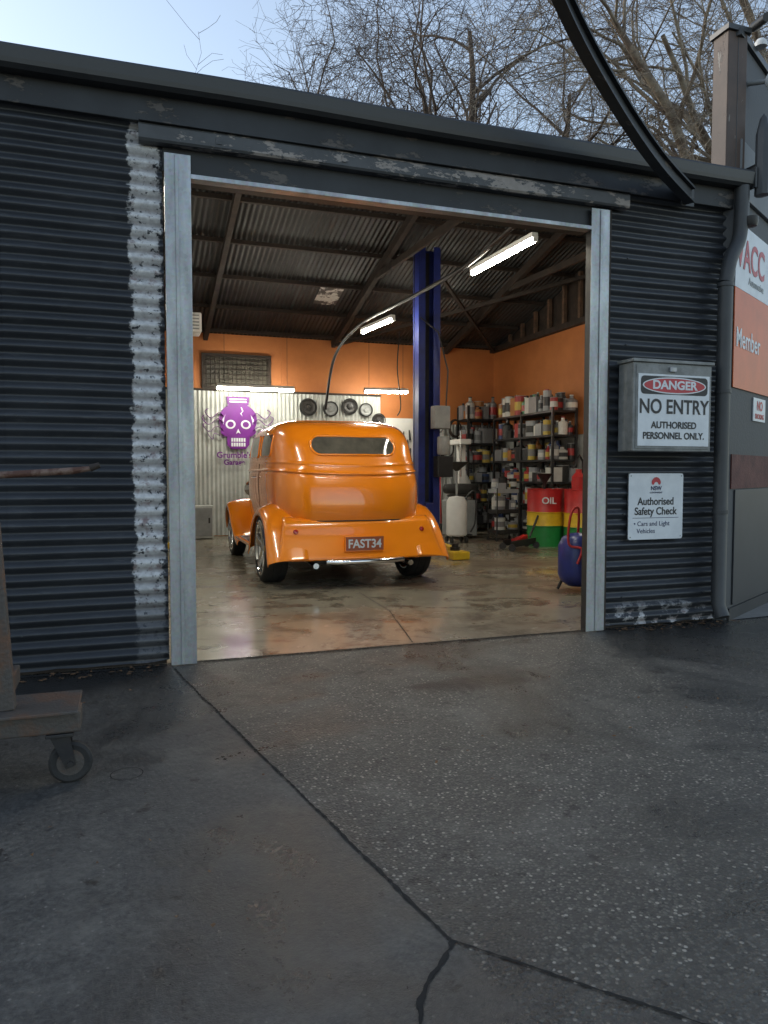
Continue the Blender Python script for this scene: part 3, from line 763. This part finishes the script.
loft('hood',[(2.0,.64,.5,1.26),(2.3,.56,.5,1.25),(2.8,.43,.5,1.22),(3.2,.32,.5,1.19),(3.34,.28,.5,1.17)],m_paint)
loft('grille_shell',[(3.342,.30,.38,1.19),(3.42,.28,.36,1.15),(3.46,.24,.36,1.10)],m_chrome)
def fender(name,prof,xi,depth,s):
    P=catmull(prof,8);v=[];f=[];ns=14
    for i,p in enumerate(P):
        q0=P[max(i-1,0)];q1=P[min(i+1,len(P)-1)]
        ty,tz=q1[0]-q0[0],q1[1]-q0[1];L=math.hypot(ty,tz); ny,nz=(tz/L,-ty/L)
        cy,cz=p[3],.38
        if (p[0]-cy)*ny+(p[1]-cz)*nz<0: ny,nz=-ny,-nz
        wd=p[2]
        for k in range(ns+1):
            t=k/ns
            if t<.8: a=t/.8*math.pi/2; x=xi+(wd-xi)*math.sin(a); d=depth*.75*(1-math.cos(a))
            else: q=(t-.8)/.2; x=wd-.004*q; d=depth*(.75+.25*q)
            v.append(W(s*x,p[0]-ny*d,p[1]-nz*d))
    for i in range(len(P)-1):
        for k in range(ns):
            a=i*(ns+1)+k; f.append((a,a+1,a+ns+2,a+ns+1))
    o=mesh(name,v,f,m_paint,car,True)
    md=o.modifiers.new('s','SOLIDIFY'); md.thickness=.012; md.offset=0
    return o
rp=[(.86,.37,.97,0),(.74,.44,.975,0),(.58,.62,.98,0),(.38,.79,.98,0),(.12,.885,.98,0),(-.15,.885,.98,0),(-.38,.80,.98,0),(-.56,.66,.985,0),(-.69,.50,.995,0),(-.79,.36,1.0,0),(-.81,.33,1.0,0)]
fp=[(1.85,.37,.95,2.95),(2.10,.42,.95,2.95),(2.35,.55,.95,2.95),(2.60,.73,.95,2.95),(2.85,.84,.95,2.95),(3.08,.83,.94,2.95),(3.28,.73,.93,2.95),(3.40,.58,.92,2.95),(3.46,.42,.90,2.95)]
m_tail=M('tail_lamp_red',(.45,.01,.01),(.35,.008,.008),20,.1,coat=1)
for s in (-1,1):
    fender('rear_fender',rp,.60,.15,s)
    fender('front_fender',fp,.40,.13,s)
    x0,x1=(.66,.96)
    a,b=(s*x0,s*x1) if s>0 else (s*x1,s*x0)
    box('running_board',CX+a,CX+b,CY+.80,CY+1.95,.325,.368,m_paint,car,.012)
    for i in range(7):
        xx=s*(.72+i*.032); box('tread_strip',CX+xx-.008,CX+xx+.008,CY+.95,CY+1.85,.3685,.374,m_black,car)
    lathe('headlight',[(0,.01),(.05,.07),(.14,.11),(.18,.12),(.19,.11),(.195,0)],(CX+s*.52,CY+3.1,.98),(0,1,0),m_chrome,car,24)
    tube('headlight_stalk',[W(s*.52,3.18,.9),W(s*.45,3.15,.75)],.02,m_paint,car,8)
ap=catmull([(-.55,.74),(-.640,.69),(-.70,.55),(-.755,.44),(-.80,.355),(-.815,.325),(-.80,.312)],5)
v=[];f=[];nx=44
for (y,z) in ap:
    for k in range(nx+1):
        u_=-1+2*k/nx; hw=.82+(.70-z)*.24; x=u_*hw
        v.append(W(x,y+.05*abs(u_)**3,z))
for i in range(len(ap)-1):
    for k in range(nx):
        a=i*(nx+1)+k; f.append((a,a+1,a+nx+2,a+nx+1))
o=mesh('rear_apron',v,f,m_paint,car,True); md=o.modifiers.new('s','SOLIDIFY'); md.thickness=.01; md.offset=0
tube('apron_seam',[W(x_,rear_y(x_,.705)-.002,.705) for x_ in [-.74+.074*i for i in range(21)]],.006,m_black,car,8)
for s in (-1,1):
    lathe('tail_lamp',[(0,.026),(.012,.026),(.02,.020),(.024,0)],(CX+s*.70,CY-.655,.60),(0,-1,.25),m_tail,car,20)
box('chassis',CX-.5,CX+.5,CY-.58,CY+3.2,.24,.46,m_black,car,.02)
tube('rear_bumper_bar',[W(-.42,-.84,.300),W(-.30,-.865,.295),W(.30,-.865,.295),W(.42,-.84,.300)],.026,m_chrome,car,14,flat=1)
for s in (-1,1): beam('bumper_iron',(CX+s*.25,CY-.55,.29),(CX+s*.25,CY-.85,.295),.03,.02,m_dark,car)
tube('rear_axle',[W(-.75,0,.35),W(.75,0,.35)],.05,m_dark,car,12)
lathe('diff',[(-.14,.03),(-.10,.12),(.10,.12),(.14,.03)],W(0,0,.35),(1,0,0),m_dark,car,20)
for s in (-1,1): tube('exhaust_tip',[W(s*.52,.2,.27),W(s*.52,-.80,.255)],.030,m_chrome,car,16)
m_plate=M('plate_orange_brown',(.36,.085,.03),None,9,.4)
box('plate_frame',CX-.215,CX+.215,CY-.810,CY-.780,.395,.555,m_paint,car,.004)
box('plate',CX-.205,CX+.205,CY-.814,CY-.8105,.405,.545,m_plate,car)
text('plate_text','FAST34',(CX,CY-.816,.470),.125,m_signwhite,car,off=.003,sx=.92)
def wheel(x,y,r,wd,s):
    g=car; c=W(x,y,r); ax=(s,0,0); h=wd/2; rr=r*.76
    lathe('tyre',[(-h*.8,rr),(-h*.98,rr+.02),(-h,r*.88),(-h*.86,r*.97),(-h*.7,r),(-h*.35,r*1.0),(-h*.33,r*.985),(-h*.28,r*.985),(-h*.26,r),(h*.26,r),(h*.28,r*.985),(h*.33,r*.985),(h*.35,r),(h*.7,r),(h*.86,r*.97),(h,r*.88),(h*.98,rr+.02),(h*.8,rr)],c,ax,m_rubber,g,56)
    lathe('rim',[(-h*.8,rr*.97),(-h*.82,rr+.012),(-h*.7,rr),(-h*.5,rr*.9),(h*.3,rr*.88),(h*.62,rr*.93),(h*.80,rr),(h*.97,rr+.014),(h*.99,rr*.98),(h*.80,rr*.94)],c,ax,m_chrome,g,48)
    for k in range(5):
        a=2*math.pi*k/5+.3; d=Vector((0,math.cos(a),math.sin(a))); t=Vector((0,-math.sin(a),math.cos(a)))
        A=c+Vector((s*h*.6,0,0)); vs=[]
        for (rr_,wd_,xo) in ((.04,.034,.01),(rr*.92,.046,.035)):
            for (i,j) in ((-1,-1),(1,-1),(1,1),(-1,1)): vs.append(A+d*rr_+t*i*wd_+Vector((s*(xo+j*.014),0,0)))
        bevel(mesh('spoke',vs,[(0,1,2,3),(7,6,5,4),(0,4,5,1),(1,5,6,2),(2,6,7,3),(3,7,4,0)],m_alloy,g),.008)
    lathe('hub',[(-h*.6,.07),(h*.6,.07),(h*.75,.055),(h*.80,.035),(h*.82,0)],c,ax,m_alloy,g,24)
    lathe('brake_disc',[(-.01,.06),(-.01,rr*.8),(.01,rr*.8),(.01,.06)],c,ax,m_dark,g,32)
for s in (-1,1):
    wheel(s*.835,.0,.385,.26,s); wheel(s*.80,2.95,.345,.19,s)
box('interior_seat',CX-.6,CX+.6,CY+.3,CY+.5,.6,1.3,m_black,car,.05)

# ------------------------------------------------------------------ signs on wall
eb=grp('electrical_meter_box',(3.9,-.1,1.7))
box('case',3.55,4.27,-.20,-.02,1.37,2.03,m_box,eb,.008)
box('lid_overhang',3.535,4.285,-.215,-.02,2.031,2.055,m_box,eb,.004)
box('front_flange',3.57,4.25,-.206,-.201,1.39,2.01,m_box,eb,.002)
box('latch',3.86,3.92,-.225,-.207,1.965,2.0,m_galv,eb,.003)
ds=grp('danger_no_entry_sign',(3.9,-.21,1.66))
box('panel',3.585,4.240,-.212,-.2065,1.41,1.945,m_signwhite,ds,.001)
def ellm(name,cx,cz,rx,rz,y,mat,parent,n=48):
    v=[(cx+rx*math.cos(2*math.pi*i/n),y,cz+rz*math.sin(2*math.pi*i/n)) for i in range(n)]
    return mesh(name,v,[tuple(range(n))],mat,parent)
def rr_panel(name,x0,x1,z0,z1,r,y,mat,parent):
    o=rrect(x0,x1,z0,z1,r,5); return mesh(name,[(p[0],y,p[1]) for p in o],[tuple(range(len(o)))],mat,parent)
rr_panel('black_header',3.605,4.22,1.795,1.93,.03,-.2135,m_ink,ds)
ellm('white_ring',3.912,1.8625,.292,.062,-.2145,m_signwhite,ds)
ellm('red_oval',3.912,1.8625,.280,.053,-.2155,m_red,ds)
text('danger_text','DANGER',(3.912,-.2165,1.863),.088,m_signwhite,ds,off=.003,sx=1.15)
text('no_entry_text','NO ENTRY',(3.912,-.2140,1.70),.150,m_ink,ds,off=.0028,sx=.86)
text('authorised_text','AUTHORISED',(3.912,-.2140,1.565),.070,m_ink,ds,off=.0018,sx=.98)
text('personnel_text','PERSONNEL ONLY.',(3.912,-.2140,1.485),.070,m_ink,ds,off=.0018,sx=.94)
ns=grp('safety_check_sign',(3.9,-.03,.95))
rr_panel('panel',3.65,4.165,.69,1.205,.02,-.034,m_signwhite,ns)
box('backing',3.652,4.163,-.032,-.02,.692,1.203,m_galv,ns)
for k in range(7):
    a=rad(20+k*23.3); ellm('crest_petal',3.905+.032*math.cos(a),1.125+.032*math.sin(a),.014,.02,-.0352-.0002*k,m_red,ns,12)
text('nsw_text','NSW',(3.905,-.0355,1.088),.045,m_navy,ns,off=.001)
text('gov_text','GOVERNMENT',(3.905,-.0355,1.055),.018,m_navy,ns)
text('authorised_text','Authorised',(3.905,-.0355,.985),.082,m_ink,ns,off=.0016,sx=.92)
text('check_text','Safety Check',(3.905,-.0355,.908),.082,m_ink,ns,off=.0016,sx=.92)
box('rule',3.69,4.125,-.0350,-.0345,.856,.860,m_navy,ns)
text('line_text','\u2022 Cars and Light',(3.70,-.0355,.812),.052,m_navy,ns,align='LEFT')
text('line_text','  Vehicles',(3.70,-.0355,.755),.052,m_navy,ns,align='LEFT')
for (x,z) in ((3.67,1.185),(4.145,1.185),(3.67,.71),(4.145,.71)): ellm('screw',x,z,.006,.006,-.036,m_grey,ns,10)

dp=grp('downpipe',(4.5,-.12,2))
tube('upper',catmull([(4.62,-.10,3.46),(4.62,-.10,3.25),(4.60,-.10,3.05),(4.50,-.12,2.88),(4.46,-.12,2.7)],6),.055,m_pipe,dp,18)
tube('lower',[(4.46,-.12,2.7),(4.455,-.12,1.5),(4.46,-.12,.16),(4.46,-.17,.06)],.055,m_pipe,dp,18)
for z in (2.68,1.85,.9): 
    lathe('bracket',[(-.015,.056),(-.015,.062),(.015,.062),(.015,.056)],(4.458,-.12,z),(0,0,1),m_pipe,dp,20)

# ------------------------------------------------------------------ neighbour building
nb=grp('neighbouring_building',(4.8,0,0))
ang=29.2; dx,dy=math.cos(rad(ang)),math.sin(rad(ang)); px_,py_=4.57,-.073
def NP(s,o,z): return Vector((px_+dx*s+dy*o, py_+dy*s-dx*o, z))
def nbox(name,s0,s1,o0,o1,z0,z1,mat,parent=nb,bev=0):
    vs=[NP(s0,o1,z0),NP(s1,o1,z0),NP(s1,o0,z0),NP(s0,o0,z0),NP(s0,o1,z1),NP(s1,o1,z1),NP(s1,o0,z1),NP(s0,o0,z1)]
    o=mesh(name,vs,BF,mat,parent)
    if bev: bevel(o,bev)
    return o
nbox('wall',0.02,12,-.12,0,0,4.62,m_skin)
nbox('parapet_cap',0.0,12,-.14,.03,4.622,4.68,m_gutter,nb,.005)
nbox('band',0.06,12,0.001,.03,3.42,3.85,M('light_grey_band',(.16,.17,.18),(.12,.13,.14),2,.6),nb,.004)
nbox('brick_strip',0.06,12,.001,.012,1.08,1.36,m_brick)
nbox('plinth',0.06,12,.001,.02,0.0,.10,m_gutter)
nbox('door_panel',.16,1.6,.001,.015,.12,1.07,M('dark_panel_paint',(.035,.038,.044),None,3,.5),nb,.003)
mesh('concrete_apron',[NP(.1,.02,.004),NP(12,.02,.004),NP(12,2.5,.004),NP(1.2,.55,.004)],[(0,3,2,1)],M('pale_concrete',(.24,.23,.21),(.16,.15,.14),3,.7,bump=.2),None)
ms=grp('association_member_sign',(5.0,.1,2.6))
nbox('white_panel',.04,1.9,.004,.012,2.70,3.22,m_signwhite,ms)
nbox('orange_panel',.04,1.9,.004,.0125,1.90,2.697,m_sorange,ms)
text('association_text','VACC',NP(.45,.015,2.98),.34,m_red,ms,rotz=ang,off=.006,sx=.85)
text('sub_text','Automotive',NP(.60,.015,2.80),.09,m_grey,ms,rotz=ang)
text('member_text','Member',NP(.42,.015,2.30),.22,m_signwhite,ms,rotz=ang,off=.003,sx=.9)
ss=grp('small_notice_sign',(5.2,.3,1.8))
nbox('panel',.62,.98,.004,.012,1.66,1.86,m_signwhite,ss); text('t','NO',NP(.80,.014,1.79),.11,m_red,ss,rotz=ang,off=.003)
text('t','SMOKING',NP(.80,.014,1.70),.06,m_red,ss,rotz=ang,off=.001)
box('timber_end_post',4.49,4.68,-.06,.10,3.60,4.66,m_post,nb,.006)
box('post_cap',4.47,4.70,-.08,.12,4.661,4.70,m_gutter,nb)
fl=grp('security_floodlight',(4.8,-.1,4.4))
c=NP(.28,.16,4.33); tube('arm',[NP(.28,0,4.36),c],.02,m_grey,fl,8)
lathe('head',[(0,0),(.0,.05),(.03,.075),(.12,.085),(.125,.07),(.10,0)],c,(.1,-.9,-.25),m_signwhite,fl,20)
cc=grp('security_camera',(4.8,-.1,4.75))
c=NP(.22,.05,4.76); tube('body',[c,c+Vector((-.05,-.18,-.03))],.035,m_black,cc,14); tube('stalk',[NP(.22,0,4.69),c],.012,m_black,cc,8)
c2=NP(.42,.05,4.76); lathe('dome',[(0,.05),(.03,.05),(.06,.03),(.07,0)],c2-Vector((0,0,.07)),(0,0,1),m_white,cc,16)
wl=grp('wall_light',(4.75,-.2,3.6))
lathe('body',[(0,.0),(.01,.055),(.48,.055),(.60,.028),(.64,0)],(4.76,-.16,3.38),(0,0,1),m_pipe,wl,8); box('bracket',4.72,4.76,-.12,-.0,3.6,3.64,m_black,wl)
lathe('camera_dome',[(0,.0),(.01,.05),(.04,.06),(.08,.06),(.09,0)],(4.68,-.13,3.14),(0,0,1),m_black,wl,16)

bp_=catmull([(4.12,-.10,3.33),(3.55,-.42,3.40),(3.0,-.72,3.56),(2.45,-1.05,3.76),(2.0,-1.35,4.0),(1.6,-1.65,4.3)],6)
aw=grp('curved_awning_arm',(3,-.7,3.6))
v=[];f=[]
for i,p in enumerate(bp_):
    p=Vector(p); q0=Vector(bp_[max(i-1,0)]);q1=Vector(bp_[min(i+1,len(bp_)-1)]); d=(q1-q0).normalized()
    s=d.cross(Vector((0,0,1))).normalized(); u=s.cross(d)
    for (a,b_) in ((-.035,-.06),(.035,-.06),(.035,-.045),(.008,-.045),(.008,.045),(.035,.045),(.035,.06),(-.035,.06),(-.035,.045),(-.008,.045),(-.008,-.045),(-.035,-.045)):
        v.append(p+s*a+u*b_)
for i in range(len(bp_)-1):
    for k in range(12):
        a=i*12+k;b_=i*12+(k+1)%12; f.append((a,b_,b_+12,a+12))
f.append(tuple(range(12))); f.append(tuple((len(bp_)-1)*12+k for k in range(12)))
mesh('i_section',v,f,m_fascia,aw)
box('fixing_plate',4.06,4.18,-.075,-.056,3.26,3.42,m_gutter,aw,.004)

# ------------------------------------------------------------------ foreground trolley
tj=grp('engine_trolley',(-.4,-1.7,0))
m_tr=M('worn_rusty_grey_steel',(.085,.075,.068),(.13,.075,.05),9,.6,.15,metal=.2,bump=.35,bscale=70,lo=.45,hi=.62)
box('deck_beam',-1.3,-.185,-1.76,-1.62,.205,.285,m_tr,tj,.008)
box('deck_plate',-1.3,-.19,-1.80,-1.50,.288,.300,m_tr,tj,.003)
box('cross_beam',-.62,-.50,-1.62,-.9,.205,.285,m_tr,tj,.006)
beam('mast',(-.445,-1.69,.30),(-.485,-1.69,1.02),.055,.055,m_tr,tj,.005)
beam('mast_gusset',(-.50,-1.69,.30),(-.47,-1.69,.45),.01,.06,m_tr,tj)
def caster(x,y):
    box('caster_plate',x-.05,x+.05,y-.045,y+.045,.190,.204,m_dark,tj,.003)
    for s in (-.028,.028): 
        vs=[Vector((x+a,y+s+b,z)) for b in (-.003,.003) for a,z in ((-.035,.19),(.035,.19),(.055,.075),(.02,.06))]
        mesh('fork',vs,[(0,1,2,3),(7,6,5,4),(0,4,5,1),(1,5,6,2),(2,6,7,3),(3,7,4,0)],m_dark,tj)
    lathe('caster_wheel',[(-.02,.0),(-.02,.03),(-.016,.05),(-.02,.07),(-.012,.08),(.012,.08),(.02,.07),(.016,.05),(.02,.03),(.02,0)],(x+.035,y,.0805),(0,1,0),None,tj,36,[m_rubber,m_tr],[1,1,0,0,0,0,0,1,1])
    tube('axle_bolt',[(x+.035,y-.04,.0805),(x+.035,y+.04,.0805)],.012,m_dark,tj,8)
caster(-.26,-1.72); caster(-1.2,-1.72)
tube('handle_rod',[(-.80,-1.69,1.185),(-.46,-1.69,1.195),(-.20,-1.69,1.212),(-.13,-1.69,1.222)],[.014,.014,.014,.010],m_rusty,tj,10)
tube('handle_tip',[(-.135,-1.69,1.222),(-.10,-1.69,1.235)],[.014,.011],m_timber,tj,8)
beam('mast_top',(-.485,-1.69,1.02),(-.62,-1.69,1.19),.05,.05,m_tr,tj,.004)

# ------------------------------------------------------------------ trees
def tree(name,base,trunk_h,trunk_r,limbs,seed,mat):
    rnd=random.Random(seed); V=[];Fc=[]
    def branch(p,d,L,r,depth):
        nseg=6 if depth<3 else (4 if depth<4 else 3)
        pts=[p.copy()];rs=[r];dirs=[d.copy()]
        cur=p.copy();dd=d.copy()
        for i in range(nseg):
            jit=.22 if depth<3 else .30
            dd=(dd+Vector((rnd.gauss(0,jit),rnd.gauss(0,jit),rnd.gauss(0,jit)*.8+(.04 if depth<3 else -.06)))).normalized()
            cur=cur+dd*(L/nseg); pts.append(cur.copy()); rs.append(max(.004,r*(1-.65*(i+1)/nseg))); dirs.append(dd.copy())
        tubegeo(pts,rs,7 if depth<2 else (5 if depth<3 else 3),V,Fc,cap=False)
        if depth>=5: return
        nc=[0,7,6,5,5][depth]
        for c in range(nc):
            t=rnd.uniform(.25,1.0); k=min(nseg-1,int(t*nseg)); fr=t*nseg-k
            q=pts[k].lerp(pts[k+1],min(1,fr)); bd=dirs[k+1]
            ax=Vector((rnd.gauss(0,1),rnd.gauss(0,1),rnd.gauss(0,.7)))
            ax=(ax-bd*ax.dot(bd)).normalized()
            nd=(bd*rnd.uniform(.55,.95)+ax*rnd.uniform(.5,.9)).normalized()
            rr=rs[k]*rnd.uniform(.38,.6)
            branch(q,nd,L*rnd.uniform(.48,.68),max(rr,.0055),depth+1)
    b=Vector(base); top=b+Vector((0,0,trunk_h))
    tubegeo([b,b+Vector((.1,0,trunk_h*.5)),top],[trunk_r*1.2,trunk_r,trunk_r*.85],12,V,Fc,False)
    for i,(dx_,dy_,dz_,l,r) in enumerate(limbs):
        branch(top-Vector((0,0,rnd.uniform(0,.5))),Vector((dx_,dy_,dz_)).normalized(),l,r,1)
    return mesh(name,V,Fc,mat,None,True)
m_bark=M('grey_brown_bark',(.075,.054,.044),(.13,.105,.085),3,.85,bump=.3,bscale=12)
m_bark2=M('pale_plane_bark',(.38,.33,.26),(.17,.13,.10),2.5,.85,bump=.3,bscale=12,lo=.42,hi=.58)
tree('bare_plane_tree',(9.8,13.5,0),7.0,.42,[(-1,.1,.75,5.9,.17),(-.6,-.3,1,6.3,.16),(-.1,.2,1,6.5,.19),(.5,-.2,1,6.2,.16),(1,.2,.7,6.2,.16),(-.9,-.6,.5,5.6,.14),(.6,.7,.6,5.5,.15),(-1.0,-.1,.35,5.6,.13)],5,m_bark)
tree('bare_plane_tree',(14.2,8.5,0),6.5,.38,[(-1,.3,.6,6.5,.17),(-.7,.5,1,6.2,.16),(-.2,.1,1,6,.18),(.6,.2,.8,6,.2),(-.9,.9,.35,6.0,.13),(-.5,-.3,.9,5.5,.13)],9,m_bark2)
tree('bare_plane_tree',(7.2,21,0),6.5,.36,[(-1,.1,.6,5.0,.15),(.8,.1,1,6.0,.16),(-.2,.1,1,6.0,.17),(1,.2,.6,6.2,.16),(.5,-.5,.8,6,.13)],21,m_bark)

# ------------------------------------------------------------------ world, sun, camera
AZ=-48; EL=22
w=bpy.data.worlds.new('World'); scene.world=w; w.use_nodes=True
nt=w.node_tree; bg=nt.nodes['Background']; sky=nt.nodes.new('ShaderNodeTexSky'); sky.sky_type='NISHITA'; sky.sun_disc=False
sky.sun_elevation=rad(EL); sky.sun_rotation=rad(AZ); sky.altitude=50; sky.air_density=1.2; sky.dust_density=.8; sky.ozone_density=1.2
hs=nt.nodes.new('ShaderNodeHueSaturation'); hs.inputs['Saturation'].default_value=.78; hs.inputs['Value'].default_value=1.65
nt.links.new(sky.outputs[0],hs.inputs['Color']); nt.links.new(hs.outputs[0],bg.inputs[0]); bg.inputs[1].default_value=.15
sl=bpy.data.lights.new('sun','SUN'); sl.energy=1.2; sl.angle=rad(10); sl.color=(1,.93,.84)
so=bpy.data.objects.new('sun',sl); col.objects.link(so)
az=rad(AZ);el=rad(EL); D=Vector((math.sin(az)*math.cos(el),math.cos(az)*math.cos(el),math.sin(el)))
so.rotation_euler=(-D).to_track_quat('-Z','Y').to_euler()
so.location=(-10,20,12)

cam=bpy.data.cameras.new('camera'); co=bpy.data.objects.new('camera',cam); col.objects.link(co)
cam.sensor_fit='VERTICAL'; cam.sensor_height=36; cam.lens=740/1024*36; cam.clip_end=600; cam.clip_start=.05
co.location=(0,-4.8,1.2); co.rotation_euler=(rad(90-2.94),0,rad(-19.15))
scene.camera=co
scene.view_settings.view_transform='Standard'; scene.view_settings.look='None'; scene.view_settings.exposure=0
